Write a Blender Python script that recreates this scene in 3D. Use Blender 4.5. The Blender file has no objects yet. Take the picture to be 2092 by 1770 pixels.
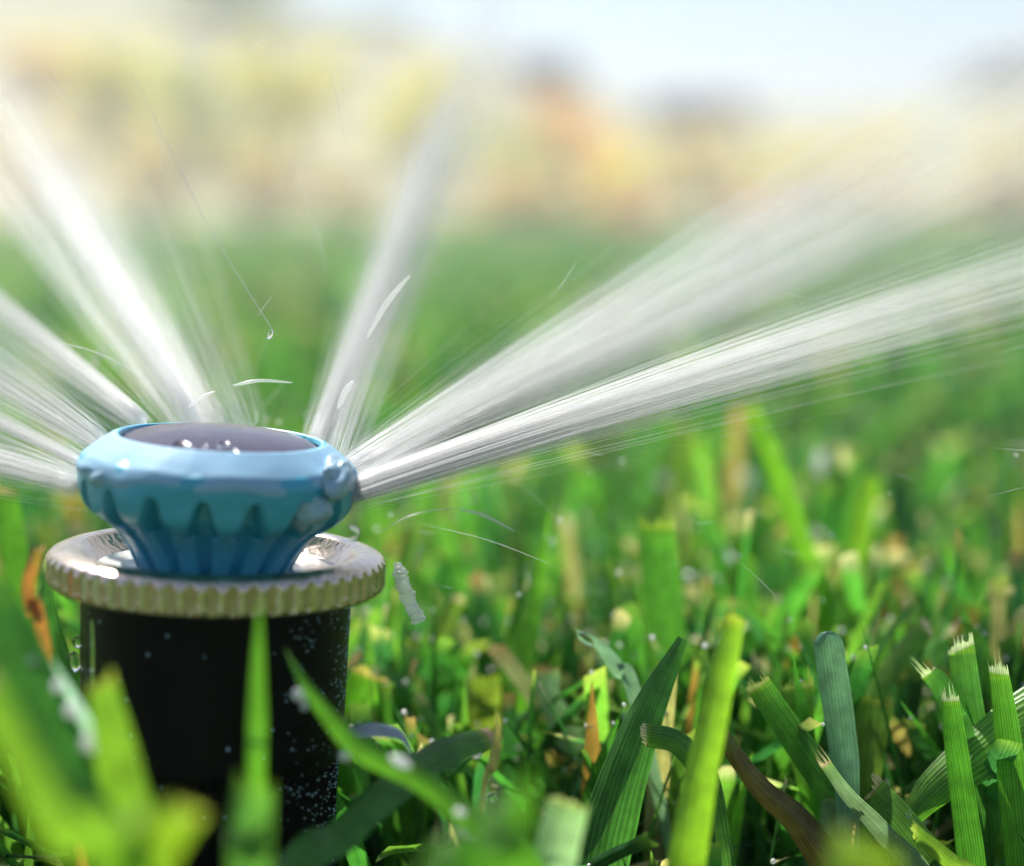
import bpy, math, random
import numpy as np
from mathutils import Vector, Matrix, noise
R = math.radians
random.seed(7)
rng = np.random.default_rng(11)
C = bpy.context.scene.collection
S = bpy.context.scene

# ------------------------------------------------------------------ camera
FPX = 3900.0                      # focal length in pixels of a 2092 x 1770 frame
HZ = 440.0                        # row of the horizon
PITCH = math.atan((885 - HZ) / FPX)
CAM = Vector((0, 0, 0.1))
cd = bpy.data.cameras.new("camera")
cam = bpy.data.objects.new("camera", cd); C.objects.link(cam)
cam.location = CAM; cam.rotation_euler = (R(90) - PITCH, 0, 0)
cd.sensor_width = 36; cd.lens = FPX / 2092 * 36
cd.clip_start = 0.01; cd.clip_end = 600
cd.dof.use_dof = True; cd.dof.focus_distance = 0.232
cd.dof.aperture_fstop = (cd.lens * .001) / 0.0080
S.camera = cam
FW = Vector((0, math.cos(PITCH), -math.sin(PITCH)))
UP = Vector((0, math.sin(PITCH), math.cos(PITCH)))
RT = Vector((1, 0, 0))
def P(px, py, d):                 # a point d metres along the lens axis
    return CAM + (FW + RT * ((px - 1046) / FPX) - UP * ((py - 885) / FPX)) * d

# ------------------------------------------------------------------ world, sun, exposure
SUN_EL, SUN_ROT = R(52), R(-32)
w = bpy.data.worlds.new("World"); S.world = w; w.use_nodes = True
nt = w.node_tree; nt.nodes.clear()
sky = nt.nodes.new("ShaderNodeTexSky"); sky.sky_type = 'NISHITA'; sky.sun_disc = False
sky.sun_elevation = SUN_EL; sky.sun_rotation = SUN_ROT
sky.air_density = 1.0; sky.dust_density = 0.6; sky.ozone_density = 1.5
bg = nt.nodes.new("ShaderNodeBackground"); bg.inputs[1].default_value = 0.070
wo = nt.nodes.new("ShaderNodeOutputWorld")
nt.links.new(sky.outputs[0], bg.inputs[0]); nt.links.new(bg.outputs[0], wo.inputs[0])
ld = bpy.data.lights.new("sun", 'SUN'); ld.energy = 5.0; ld.angle = R(.6); ld.color = (1, .965, .91)
sun = bpy.data.objects.new("sun", ld); C.objects.link(sun)
sdir = Vector((math.sin(SUN_ROT) * math.cos(SUN_EL), math.cos(SUN_ROT) * math.cos(SUN_EL), math.sin(SUN_EL)))
sun.rotation_euler = sdir.to_track_quat('Z', 'Y').to_euler()
S.view_settings.view_transform = 'Standard'; S.view_settings.look = 'None'
S.view_settings.exposure = 0.86; S.view_settings.gamma = 1
S.render.engine = 'CYCLES'
cy = S.cycles
cy.use_denoising = True; cy.use_adaptive_sampling = True; cy.adaptive_threshold = .025; cy.transparent_max_bounces = 32; cy.max_bounces = 16; cy.diffuse_bounces = 5
cy.sample_clamp_indirect = 6; cy.sample_clamp_direct = 0
cy.caustics_reflective = False; cy.caustics_refractive = False

# ------------------------------------------------------------------ helpers
def tag(o, label=None, cat=None, group=None, kind=None):
    if label: o['label'] = label
    if cat: o['category'] = cat
    if group: o['group'] = group
    if kind: o['kind'] = kind
    return o
def link(name, me, mat=None, parent=None):
    o = bpy.data.objects.new(name, me); C.objects.link(o)
    if mat: me.materials.append(mat)
    if parent: o.parent = parent
    return o
def empty(name, loc, rot=(0, 0, 0)):
    o = bpy.data.objects.new(name, None); C.objects.link(o)
    o.location = loc; o.rotation_euler = rot; o.empty_display_size = .01
    return o
def np_mesh(name, V, F, col=None, uv=None, smooth=True):
    """V (n,3), F (m,4) or (m,3), col (n,3) per vertex, uv (n,2) per vertex"""
    V = np.ascontiguousarray(V, dtype=np.float32); F = np.ascontiguousarray(F, dtype=np.int32)
    me = bpy.data.meshes.new(name); m, k = F.shape
    me.vertices.add(len(V)); me.vertices.foreach_set('co', V.ravel())
    me.loops.add(m * k); me.loops.foreach_set('vertex_index', F.ravel())
    me.polygons.add(m); me.polygons.foreach_set('loop_start', np.arange(0, m * k, k, dtype=np.int32))
    me.update(calc_edges=True)
    if smooth: me.polygons.foreach_set('use_smooth', np.ones(m, dtype=bool))
    if col is not None:
        a = me.color_attributes.new('tint', 'FLOAT_COLOR', 'POINT')
        a.data.foreach_set('color', np.concatenate([col, np.ones((len(V), 1))], 1).astype(np.float32).ravel())
    if uv is not None:
        u = me.uv_layers.new(name='UVMap')
        u.data.foreach_set('uv', np.asarray(uv, dtype=np.float32)[F.ravel()].ravel())
    me.validate()
    return me
def grid_faces(rows, cols, wrap=False):
    f = []
    cc = cols if wrap else cols - 1
    for i in range(rows - 1):
        for j in range(cc):
            a = i * cols + j; b = i * cols + (j + 1) % cols
            f.append((a, b, b + cols, a + cols))
    return np.array(f, dtype=np.int32)
def material(name):
    m = bpy.data.materials.new(name); m.use_nodes = True
    t = m.node_tree; t.nodes.clear()
    return m, t, t.nodes.new('ShaderNodeOutputMaterial')
def N(t, kind, **kw):
    n = t.nodes.new(kind)
    for k, v in kw.items():
        if k in n.inputs.keys(): n.inputs[k].default_value = v
        else: setattr(n, k, v)
    return n
def L(t, a, b): t.links.new(a, b)
def plain(name, col, rough=.5, metal=0, spec=.5, noise_amt=.15, nscale=300, bump=0, bscale=600, **extra):
    m, t, out = material(name)
    b = N(t, 'ShaderNodeBsdfPrincipled', Roughness=rough, Metallic=metal)
    b.inputs['Specular IOR Level'].default_value = spec
    for k, v in extra.items(): b.inputs[k.replace('_', ' ')].default_value = v
    tc = N(t, 'ShaderNodeTexCoord')
    nz = N(t, 'ShaderNodeTexNoise', Scale=nscale, Detail=4.0); L(t, tc.outputs['Object'], nz.inputs['Vector'])
    mx = N(t, 'ShaderNodeMix', data_type='RGBA', blend_type='MIX')
    mx.inputs[6].default_value = (*[c * (1 - noise_amt) for c in col], 1)
    mx.inputs[7].default_value = (*[min(1, c * (1 + noise_amt)) for c in col], 1)
    L(t, nz.outputs[0], mx.inputs[0]); L(t, mx.outputs[2], b.inputs['Base Color'])
    if bump:
        n2 = N(t, 'ShaderNodeTexNoise', Scale=bscale, Detail=3.0); L(t, tc.outputs['Object'], n2.inputs['Vector'])
        bp = N(t, 'ShaderNodeBump', Strength=bump, Distance=.0003); L(t, n2.outputs[0], bp.inputs['Height'])
        L(t, bp.outputs[0], b.inputs['Normal'])
    L(t, b.outputs[0], out.inputs[0])
    return m

# ------------------------------------------------------------------ materials
def leaf_material(name, stripes=8.0, trans=.45, rough=.36, stripe_amt=.35, gain=1.5, tt=(.95, 1.18, .6)):
    m, t, out = material(name)
    at = N(t, 'ShaderNodeAttribute', attribute_name='tint')
    tc = N(t, 'ShaderNodeTexCoord')
    sp = N(t, 'ShaderNodeSeparateXYZ'); L(t, tc.outputs['UV'], sp.inputs[0])
    mu = N(t, 'ShaderNodeMath', operation='MULTIPLY'); mu.inputs[1].default_value = stripes * 2 * math.pi
    vn = N(t, 'ShaderNodeTexNoise', Scale=1.0, Detail=2.0); vmap = N(t, 'ShaderNodeVectorMath', operation='MULTIPLY'); vmap.inputs[1].default_value = (9, 2.2, 1)
    L(t, tc.outputs['UV'], vmap.inputs[0]); L(t, vmap.outputs[0], vn.inputs['Vector'])
    va = N(t, 'ShaderNodeMath', operation='MULTIPLY_ADD'); va.inputs[1].default_value = .16; L(t, vn.outputs[0], va.inputs[0]); L(t, sp.outputs[0], va.inputs[2])
    L(t, va.outputs[0], mu.inputs[0])
    si = N(t, 'ShaderNodeMath', operation='COSINE'); L(t, mu.outputs[0], si.inputs[0])
    nz = N(t, 'ShaderNodeTexNoise', Scale=420.0, Detail=5.0, Roughness=.6); L(t, tc.outputs['Object'], nz.inputs['Vector'])
    # vein height -> colour factor
    mr = N(t, 'ShaderNodeMapRange'); mr.inputs[1].default_value = -1; mr.inputs[2].default_value = 1
    mr.inputs[3].default_value = 1 - stripe_amt * .6; mr.inputs[4].default_value = 1 + stripe_amt
    L(t, si.outputs[0], mr.inputs[0])
    mr2 = N(t, 'ShaderNodeMapRange'); mr2.inputs[1].default_value = .3; mr2.inputs[2].default_value = .7
    mr2.inputs[3].default_value = .72; mr2.inputs[4].default_value = 1.3
    L(t, nz.outputs[0], mr2.inputs[0])
    mm = N(t, 'ShaderNodeMath', operation='MULTIPLY'); L(t, mr.outputs[0], mm.inputs[0]); L(t, mr2.outputs[0], mm.inputs[1])
    vm = N(t, 'ShaderNodeVectorMath', operation='SCALE'); L(t, at.outputs['Color'], vm.inputs[0]); L(t, mm.outputs[0], vm.inputs[3])
    b = N(t, 'ShaderNodeBsdfPrincipled', Roughness=rough); b.inputs['Specular IOR Level'].default_value = .45
    L(t, vm.outputs[0], b.inputs['Base Color'])
    bp = N(t, 'ShaderNodeBump', Strength=.3, Distance=.0001); L(t, si.outputs[0], bp.inputs['Height'])
    L(t, bp.outputs[0], b.inputs['Normal'])
    tr = N(t, 'ShaderNodeBsdfTranslucent')
    v2 = N(t, 'ShaderNodeVectorMath', operation='MULTIPLY'); v2.inputs[1].default_value = (gain * tt[0], gain * tt[1], gain * tt[2])
    L(t, vm.outputs[0], v2.inputs[0]); L(t, v2.outputs[0], tr.inputs[0])
    mx = N(t, 'ShaderNodeMixShader'); mx.inputs[0].default_value = trans
    L(t, b.outputs[0], mx.inputs[1]); L(t, tr.outputs[0], mx.inputs[2]); L(t, mx.outputs[0], out.inputs[0])
    return m
M_GRASS = leaf_material('grass_leaf')
M_BLADE = leaf_material('blade_leaf', stripes=10.0, stripe_amt=.38)
M_WET = leaf_material('wet_blade_leaf', stripes=9.0, stripe_amt=.2, rough=.12, trans=.3)
M_SHRUB = leaf_material('shrub_leaf', stripes=1.0, stripe_amt=.05, trans=.4, rough=.6, gain=1.3, tt=(1.10, 1.12, .62))

def water_material():
    m, t, out = material('water')
    b = N(t, 'ShaderNodeBsdfPrincipled', Roughness=.06, IOR=1.33)
    b.inputs['Transmission Weight'].default_value = 1
    b.inputs['Base Color'].default_value = (.97, 1, 1, 1)
    L(t, b.outputs[0], out.inputs[0])
    return m
M_WATER = water_material()
def spray_material(name, alpha):
    m, t, out = material(name)
    d = N(t, 'ShaderNodeBsdfDiffuse'); d.inputs[0].default_value = (.99, .985, .97, 1)
    tl = N(t, 'ShaderNodeBsdfTranslucent'); tl.inputs[0].default_value = (.99, .985, .97, 1)
    g = N(t, 'ShaderNodeBsdfGlossy', Roughness=.25)
    a = N(t, 'ShaderNodeMixShader'); a.inputs[0].default_value = .55
    L(t, d.outputs[0], a.inputs[1]); L(t, tl.outputs[0], a.inputs[2])
    a2 = N(t, 'ShaderNodeMixShader'); a2.inputs[0].default_value = .12
    L(t, a.outputs[0], a2.inputs[1]); L(t, g.outputs[0], a2.inputs[2])
    tp = N(t, 'ShaderNodeBsdfTransparent')
    x = N(t, 'ShaderNodeMixShader'); x.inputs[0].default_value = alpha
    L(t, tp.outputs[0], x.inputs[1]); L(t, a2.outputs[0], x.inputs[2]); L(t, x.outputs[0], out.inputs[0])
    return m
M_SPRAY = spray_material('spray_water', .22)
M_STREAK = spray_material('streak_water', .34)

# ------------------------------------------------------------------ terrain
RIDGE = [(-1500, -260), (-400, -190), (0, -70), (300, -50), (560, 8), (700, 55), (900, 95), (1050, 150), (1200, 205),
         (1300, 245), (1500, 250), (1700, 240), (1900, 215), (2092, 190), (2500, 150), (3600, 160)]
def ridge_py(px):
    return float(np.interp(px, [r[0] for r in RIDGE], [r[1] for r in RIDGE]))
def sstep(a, b, x):
    t = min(1, max(0, (x - a) / (b - a))); return t * t * (3 - 2 * t)
def terrain(x, y):
    if y < 9: return 0.0
    px = 1046 + x / y * FPX
    h = .1 + 32 * (HZ - ridge_py(px)) / FPX
    return h * sstep(9, 32, y) * (1 + .06 * math.sin(x * .7) * math.sin(y * .5))
def add_ground():
    xs = np.linspace(-300, 300, 3)
    V = [(-150, -120, 0), (150, -120, 0), (150, 120, 0), (-150, 120, 0)]
    me = np_mesh('ground', V, [[0, 1, 2, 3]], smooth=False)
    m, t, out = material('soil_and_turf')
    tc = N(t, 'ShaderNodeTexCoord'); b = N(t, 'ShaderNodeBsdfPrincipled', Roughness=.95)
    nz = N(t, 'ShaderNodeTexNoise', Scale=60.0, Detail=8.0); L(t, tc.outputs['Object'], nz.inputs['Vector'])
    cr = N(t, 'ShaderNodeValToRGB'); cr.color_ramp.elements[0].color = (.03, .035, .012, 1); cr.color_ramp.elements[0].position = .35
    cr.color_ramp.elements[1].color = (.10, .12, .035, 1); cr.color_ramp.elements[1].position = .7
    L(t, nz.outputs[0], cr.inputs[0]); L(t, cr.outputs[0], b.inputs['Base Color'])
    bp = N(t, 'ShaderNodeBump', Strength=.6, Distance=.004); L(t, nz.outputs[0], bp.inputs['Height']); L(t, bp.outputs[0], b.inputs['Normal'])
    L(t, b.outputs[0], out.inputs[0])
    tag(link('ground', me, m), 'dark soil and thatch under the lawn', None, None, 'structure')
    # hillside beyond the planting bed
    xs = np.linspace(-26, 26, 105); ys = np.concatenate([np.linspace(8.9, 34, 64), np.linspace(36, 80, 16)])
    V = [(x, y, terrain(x, min(y, 36)) - .01 + .12 * noise.noise(Vector((x * .8, y * .8, 0))) * sstep(9, 20, y)) for y in ys for x in xs]
    me = np_mesh('hill', np.array(V), grid_faces(len(ys), len(xs)))
    m, t, out = material('dry_hillside')
    tc = N(t, 'ShaderNodeTexCoord'); b = N(t, 'ShaderNodeBsdfPrincipled', Roughness=.95)
    nz = N(t, 'ShaderNodeTexNoise', Scale=.9, Detail=9.0, Roughness=.7); L(t, tc.outputs['Object'], nz.inputs['Vector'])
    cr = N(t, 'ShaderNodeValToRGB'); cr.color_ramp.elements[0].color = (.20, .23, .11, 1); cr.color_ramp.elements[0].position = .36
    cr.color_ramp.elements[1].color = (.46, .40, .24, 1); cr.color_ramp.elements[1].position = .62
    L(t, nz.outputs[0], cr.inputs[0]); L(t, cr.outputs[0], b.inputs['Base Color']); L(t, b.outputs[0], out.inputs[0])
    tag(link('hill', me, m), 'dry straw coloured hillside beyond the lawn', None, None, 'structure')
add_ground()

# ------------------------------------------------------------------ sprinkler
SPR = P(446, 1124, .226)          # centre of the collar's top plane
TILT = Matrix.Rotation(R(2.6), 4, 'Y')
spr = empty('lawn_sprinkler', SPR)
spr.rotation_euler = TILT.to_euler()
tag(spr, 'pop-up lawn sprinkler with blue nozzle, knurled silver collar and black body', 'sprinkler')
MM = .001
def lathe(name, prof, nseg, mat, parent, disp=None, closed=False):
    """prof: list of (r, z) in mm; disp(theta, k, r, z) -> r, z"""
    V = []
    for k, (r, z) in enumerate(prof):
        for j in range(nseg):
            th = 2 * math.pi * j / nseg
            rr, zz = (r, z) if disp is None else disp(th, k, r, z)
            V.append((rr * math.cos(th) * MM, rr * math.sin(th) * MM, zz * MM))
    return link(name, np_mesh(name, np.array(V), grid_faces(len(prof), nseg, True)[:, ::-1]), mat, parent)
def densify(pts, step):
    out = [pts[0]]
    for a, b in zip(pts[:-1], pts[1:]):
        n = max(1, int(math.ceil(math.dist(a, b) / step)))
        for i in range(1, n + 1): out.append((a[0] + (b[0] - a[0]) * i / n, a[1] + (b[1] - a[1]) * i / n))
    return out
def smooth_profile(pts, step=.35, it=3):
    p = densify(pts, step)
    for _ in range(it):
        p = [p[0]] + [((p[i - 1][0] + 2 * p[i][0] + p[i + 1][0]) / 4, (p[i - 1][1] + 2 * p[i][1] + p[i + 1][1]) / 4) for i in range(1, len(p) - 1)] + [p[-1]]
    return p
M_BLACK = plain('black_plastic', (.003, .0035, .0045), rough=.3, spec=.13, bump=.5, bscale=2500)
M_METAL = plain('wet_silver_metal', (.70, .58, .49), rough=.2, metal=1, bump=.5, bscale=900, noise_amt=.12, nscale=500)
M_PLATE = plain('pale_seal_plastic', (.85, .83, .80), rough=.25, bump=.15, bscale=700)
M_BLUE = plain('blue_plastic', (.025, .38, .54), rough=.4, spec=.7, noise_amt=.12, nscale=250, bump=.3, bscale=350, Coat_Weight=1.0, Coat_Roughness=.5)
M_CAP = plain('dark_purple_disc', (.05, .032, .055), rough=.2, spec=.5, bump=.15, bscale=220, noise_amt=.3, nscale=200)

# housing with flutes on its lower part
def housing_disp(th, k, r, z):
    if z < -24:
        a = min(1, (-24 - z) / 1.0)
        r -= .6 * a * (0.5 + .5 * math.cos(th * 64)) ** .5
    return r, z
lathe('housing', smooth_profile([(15.2, -2.6), (15.9, -4.2), (15.75, -12), (15.55, -23), (15.5, -23.6), (15.1, -24.2), (14.9, -34), (15.0, -36.6), (15.6, -37.2), (15.5, -46), (15.4, -62)], .8, 1), 512, M_BLACK, spr, housing_disp)
# knurled collar
KN = 54
collar_prof = smooth_profile([(13.2, -2.6), (13.8, -2.2), (15.2, -1.0), (16.2, .25), (17.4, .4), (18.6, .1), (19.5, -.3), (19.9, -.8), (19.85, -1.8), (19.85, -2.8), (19.9, -3.4), (19.6, -3.95), (18.5, -4.3), (15.5, -4.4)], .22, 2)
def collar_disp(th, k, r, z):
    if r > 18.6 and z < -.25:
        a = min(1, (r - 18.6) / .8) * min(1, (-.3 - z) / .6) * min(1, max(0, (4.4 + z) / .9))
        g = abs(math.cos(th * KN / 2)) ** .9
        r -= .95 * a * (1 - g)
    return r, z
lathe('collar', collar_prof, KN * 14, M_METAL, spr, collar_disp)
lathe('seal', smooth_profile([(14.6, -1.95), (13.9, -1.85), (13.6, -2.05), (10.5, -1.9), (9.2, -1.7), (8.4, -1.9), (7.5, -3.5)], .3, 1), 128, M_PLATE, spr)
# blue nozzle, a little more tilted than the collar
noz = empty('nozzle', (0, 0, 0)); noz.parent = spr
noz.location = (-.5 * MM, 0, 0)
noz.rotation_euler = (R(1.0), R(1.6), R(8))
NN = 17
nprof = smooth_profile([(11.6, 12.9), (11.8, 13.5), (12.3, 13.5), (14.1, 12.2), (15.8, 11.0), (16.3, 9.9), (16.2, 8.6), (15.9, 6.4), (15.5, 5.3), (14.5, 4.4), (12.6, 3.2), (11.2, 1.8), (10.0, 0), (9.0, -2), (8.2, -4.2)], .2, 2)
def nozzle_disp(th, k, r, z):
    ph = ((th * NN / (2 * math.pi)) % 1) - .5          # -.5 .. .5 inside one pitch
    if z < 8.6 and r > 8:
        up = 8.4
        half = .19 * min(1, max(0, (up - z) / 2.2)) ** .5 if z > 6.2 else .19 + .17 * min(1, (6.2 - z) / 2.2) if z > 3.6 else .20
        if half > 0:
            a = 1 - min(1, max(0, (abs(ph) - half * .82) / (half * .3 + 1e-6)))
            a = a * a * (3 - 2 * a)
            depth = 2.9 if z > 4.4 else max(1.3, 2.9 - 1.6 * (4.4 - z) / 2.2)
            r -= depth * a
    # water film and lumps running over the rim
    n = noise.noise(Vector((math.cos(th) * 3.2, math.sin(th) * 3.2, z * .35)))
    r += .2 * n + .07 * noise.noise(Vector((math.cos(th) * 11, math.sin(th) * 11, z * .9)))
    return r, z
lathe('deflector', nprof, NN * 24, M_BLUE, noz, nozzle_disp)
cap_prof = [(.01, 13.55)] + [(x, 13.55 - 1.1 * (x / 11.6) ** 2) for x in np.linspace(1, 11.5, 22)] + [(11.9, 12.0), (11.9, 11.0)]
capo = lathe('cap_disc', cap_prof, 120, M_CAP, noz); capo.rotation_euler = (R(5.5), 0, 0); capo.location = (0, 0, .3 * MM)

# ------------------------------------------------------------------ water helpers
def blob_mesh(name, rx, ry, rz, lump=.12, seed=0, seg=18, ring=12):
    V = []
    for i in range(ring + 1):
        ph = math.pi * i / ring
        for j in range(seg):
            th = 2 * math.pi * j / seg
            v = Vector((math.sin(ph) * math.cos(th), math.sin(ph) * math.sin(th), math.cos(ph)))
            k = 1 + lump * noise.noise(v * 1.7 + Vector((seed, 0, 0))) + (.3 * lump * noise.noise(v * 6 + Vector((seed, 2, 0))) if lump > .3 else 0)
            V.append((v.x * rx * k, v.y * ry * k, v.z * rz * k))
    return np.array(V), grid_faces(ring + 1, seg, True)[:, ::-1]
def tube_arrays(pts, rad, sides=4, phase=0):
    pts = [Vector(p) for p in pts]; V = []
    for i, p in enumerate(pts):
        t = (pts[min(i + 1, len(pts) - 1)] - pts[max(i - 1, 0)]).normalized()
        u = t.cross(Vector((.13, .2, 1))).normalized(); v = t.cross(u)
        for j in range(sides):
            a = 2 * math.pi * j / sides + phase
            V.append(p + (u * math.cos(a) + v * math.sin(a)) * rad[i])
    return np.array(V), grid_faces(len(pts), sides, True)
class Merge:
    def __init__(s): s.V = []; s.F = []; s.Cc = []; s.U = []; s.n = 0
    def add(s, V, F, col=None, uv=None):
        s.V.append(np.asarray(V, dtype=np.float64)); s.F.append(np.asarray(F) + s.n)
        if col is not None: s.Cc.append(np.asarray(col))
        if uv is not None: s.U.append(np.asarray(uv))
        s.n += len(V)
    def mesh(s, name, smooth=True):
        return np_mesh(name, np.concatenate(s.V), np.concatenate(s.F), np.concatenate(s.Cc) if s.Cc else None, np.concatenate(s.U) if s.U else None, smooth)

# jets: thousands of hair-fine strands of water leaving one port
def jet(label, a, b, r0, r1, n, droop=.0, seed=1, thick=(.05, .16), mat=None, flat=1.0, spread_pow=1.0, halo=.25, keep=.35):
    """a, b: (px, py, depth) at the port and far away; r0, r1 half widths in px at those depths"""
    rg = np.random.default_rng(seed)
    A, B = P(*a), P(*b); ax = (B - A); ln = ax.length; t = ax.normalized()
    u = t.cross(Vector((0, 1, .05))).normalized(); v = t.cross(u).normalized()
    R0, R1 = 1.35 * r0 / FPX * a[2], r1 / FPX * b[2]
    K = 15
    V = [A - t * .0015]; F = []
    ts = np.linspace(0, 1, K) ** 1.25
    cl = rg.normal(0, .60, (11, 2)); n = int(n * 2.3); r0, r1 = r0, r1
    for s in range(n):
        q = cl[rg.integers(0, 9)] + rg.normal(0, .30, 2); fine = 1
        if rg.random() < halo: q = rg.normal(0, .85, 2); fine = .55
        te = 1 if rg.random() < keep else rg.uniform(.2, 1)
        wb = rg.normal(0, 1, 4)
        th0, th1 = thick[0] * rg.uniform(.5, 1.5) * MM * .6 * fine, thick[1] * rg.uniform(.4, 1.6) * MM * .58 * fine
        base = len(V)
        for i in range(K):
            x = ts[i] * te
            rr = R0 + (R1 - R0) * x ** spread_pow
            c = A + ax * x - Vector((0, 0, 1)) * droop * x * x
            c += u * (q[0] * rr + wb[0] * R1 * .03 * math.sin(x * 9 + wb[1])) + v * (q[1] * rr * flat + wb[2] * R1 * .03 * math.sin(x * 8 + wb[3]))
            rad = (th0 + (th1 - th0) * x) * (1 if te < 1 else 1)
            rad *= 1 - .74 * x ** .75
            if te < 1 and i > K - 7: rad *= max(.04, (K - 1 - i) / 6)
            for j in range(3):
                an = j * 2.0944 + s
                V.append(c + (u * math.cos(an) + v * math.sin(an)) * rad)
        for i in range(K - 1):
            for j in range(3):
                p = base + i * 3 + j; p2 = base + i * 3 + (j + 1) % 3
                F.append((p, p2, p2 + 3, p + 3))
        for j in range(3): F.append((0, base + (j + 1) % 3, base + j, base + j))
    me = bpy.data.meshes.new('water_jet')
    me.from_pydata([tuple(x) for x in V], [], [f if f[2] != f[3] else f[:3] for f in F])
    me.polygons.foreach_set('use_smooth', np.ones(len(me.polygons), dtype=bool))
    o = link('water_jet', me, mat or M_SPRAY)
    tag(o, label, 'water jet', 'water jets fanning out of the nozzle')
    return o
jet('lowest jet to the left, leaving the nozzle beside its teal edge above the grass', (160, 985, .222), (-620, 760, .30), 22, 70, 190, .004, 1)
jet('thin bright jet shooting left between the lowest jet and the grey one', (165, 945, .226), (-600, 560, .33), 10, 52, 120, .004, 2)
jet('wide pale jet rising left from the rim of the nozzle', (200, 905, .232), (-560, 420, .36), 16, 95, 170, .003, 3)
jet('narrow jet with a crisp upper edge rising left behind the nozzle rim', (290, 868, .238), (-430, 330, .36), 14, 70, 150, .003, 4)
jet('thickest jet, rising steeply to the upper left corner', (400, 870, .243), (-250, -150, .44), 26, 135, 330, .0, 5)
jet('faint misty jet rising left of the steep upright one', (500, 880, .243), (150, 120, .46), 24, 110, 90, .0, 6, halo=.5)
jet('steep upright jet leaning right, thin at the purple disc and fading into the shrubs', (638, 925, .238), (1020, -40, .50), 15, 95, 300, .0, 7)
jet('soft jet beside the steep upright one, shorter and dimmer', (690, 935, .234), (930, 200, .40), 18, 52, 100, .0, 8, halo=.4)
jet('broad upper jet spraying to the right across the far shrubs', (715, 955, .232), (2350, 50, .40), 15, 165, 300, .006, 9, thick=(.05, .24), keep=.6)
jet('middle jet to the right, bright at its root and lost under the broad upper one', (715, 985, .226), (1750, 455, .33), 11, 60, 110, .003, 10)
jet('lowest jet to the right, skimming over the grass tips in fine lines', (705, 1015, .224), (2500, 450, .262), 15, 105, 380, .003, 11, thick=(.07, .10), halo=.14)

# ------------------------------------------------------------------ lawn
GREENS = np.array([(.045, .145, .030), (.06, .19, .035), (.085, .225, .035), (.035, .125, .04), (.11, .25, .035), (.055, .16, .055), (.16, .28, .04), (.03, .09, .025)])
STRAW = np.array([(.42, .28, .12), (.50, .38, .20), (.30, .15, .05), (.55, .45, .26)])
TIPS = np.array([(.62, .44, .32), (.50, .44, .18), (.66, .50, .40), (.38, .40, .10), (.52, .28, .15)])
TT = np.array([0, .18, .36, .54, .70, .84, .925, 1.0])
def blade_field(M, n, yr, xs, hmin, hmax, wmin, wmax, keep=None, lean=.5, straw=.03, seed=0, low=False):
    rg = np.random.default_rng(seed)
    y = rg.uniform(yr[0], yr[1], n); x = rg.uniform(-1, 1, n) * (xs[0] + xs[1] * y)
    patch = np.array([noise.noise(Vector((a * 14, b * 14, 0))) for a, b in zip(x, y)])
    ok = np.ones(n, bool)
    ok &= (x - SPR.x) ** 2 + (y - SPR.y) ** 2 > .0185 ** 2
    if keep is not None: ok &= keep(x, y)
    x, y, patch = x[ok], y[ok], patch[ok]; n = len(x)
    h = rg.uniform(hmin, hmax, n) * (1 + .25 * patch); wd = rg.uniform(wmin, wmax, n)
    az = rg.uniform(0, 2 * np.pi, n); ln = np.abs(rg.normal(0, lean, n)).clip(0, 1.5); bend = rg.uniform(.1, .8, n)
    face = rg.uniform(0, np.pi, n)
    cut = rg.random(n) < .72
    g = GREENS[rg.integers(0, len(GREENS), n)] * np.array([1.0, 1.14, 1.2]) * rg.uniform(.55, 1.25, (n, 1)); st = rg.random(n) < straw
    g[st] = STRAW[rg.integers(0, len(STRAW), st.sum())]
    tip = TIPS[rg.integers(0, len(TIPS), n)]; tip[rg.random(n) < .62] = g[rg.random(n) < .35][:1] if False else (.16, .26, .05)
    T = TT[None, :, None]
    d = np.stack([np.cos(az), np.sin(az), np.zeros(n)], 1)[:, None, :]
    base = np.stack([x, y, np.zeros(n)], 1)[:, None, :]
    lat = (ln * h)[:, None, None] * ((1 - bend)[:, None, None] * T + bend[:, None, None] * T ** 2.2)
    up = (h / np.sqrt(1 + (ln * .55) ** 2))[:, None, None] * (T - (.35 * bend * np.minimum(ln, 1.2))[:, None, None] * T ** 2.6)
    cen = base + d * lat + np.array([0, 0, 1.0]) * up
    wv = np.stack([np.cos(face), np.sin(face), np.zeros(n)], 1)[:, None, :]
    prof = np.where(cut[:, None], np.interp(TT, [0, .3, .9, 1], [.55, .95, 1, .97])[None], np.interp(TT, [0, .3, .6, .85, 1], [.6, 1, .85, .4, .03])[None])
    half = (wd / 2)[:, None, None] * prof[:, :, None]
    nv = np.cross(wv, np.array([0, 0, 1.0]))
    cup = half * .35
    cols = [cen - wv * half + nv * cup, cen, cen + wv * half + nv * cup]
    jag = rg.normal(0, .00028, (n, 3)) + (rg.random((n, 1)) - .5) * np.array([[-1, 0, 1]]) * .0018
    V = np.stack(cols, 2)                               # n, 8, 3, 3
    V[:, -1, :, 2] += jag * cut[:, None]
    k = len(TT)
    col = np.repeat(np.repeat(g[:, None, None, :], k, 1), 3, 2).copy()
    col *= np.interp(TT, [0, .3, 1], [1.25, 1, 1.1])[None, :, None, None]
    col[:, 0] = col[:, 0] * .5 + np.array([.30, .30, .12]) * .5
    col[cut, -1] = tip[cut][:, None, :]
    us = np.tile(np.array([0, .5, 1.0]), (n, k, 1)); vs = np.tile(TT[None, :, None], (n, 1, 3))
    uv = np.stack([us, vs], -1)
    f = grid_faces(k, 3); F = (f[None] + (np.arange(n) * k * 3)[:, None, None]).reshape(-1, 4)
    M.add(V.reshape(-1, 3), F, col.reshape(-1, 3), uv.reshape(-1, 2))
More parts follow.
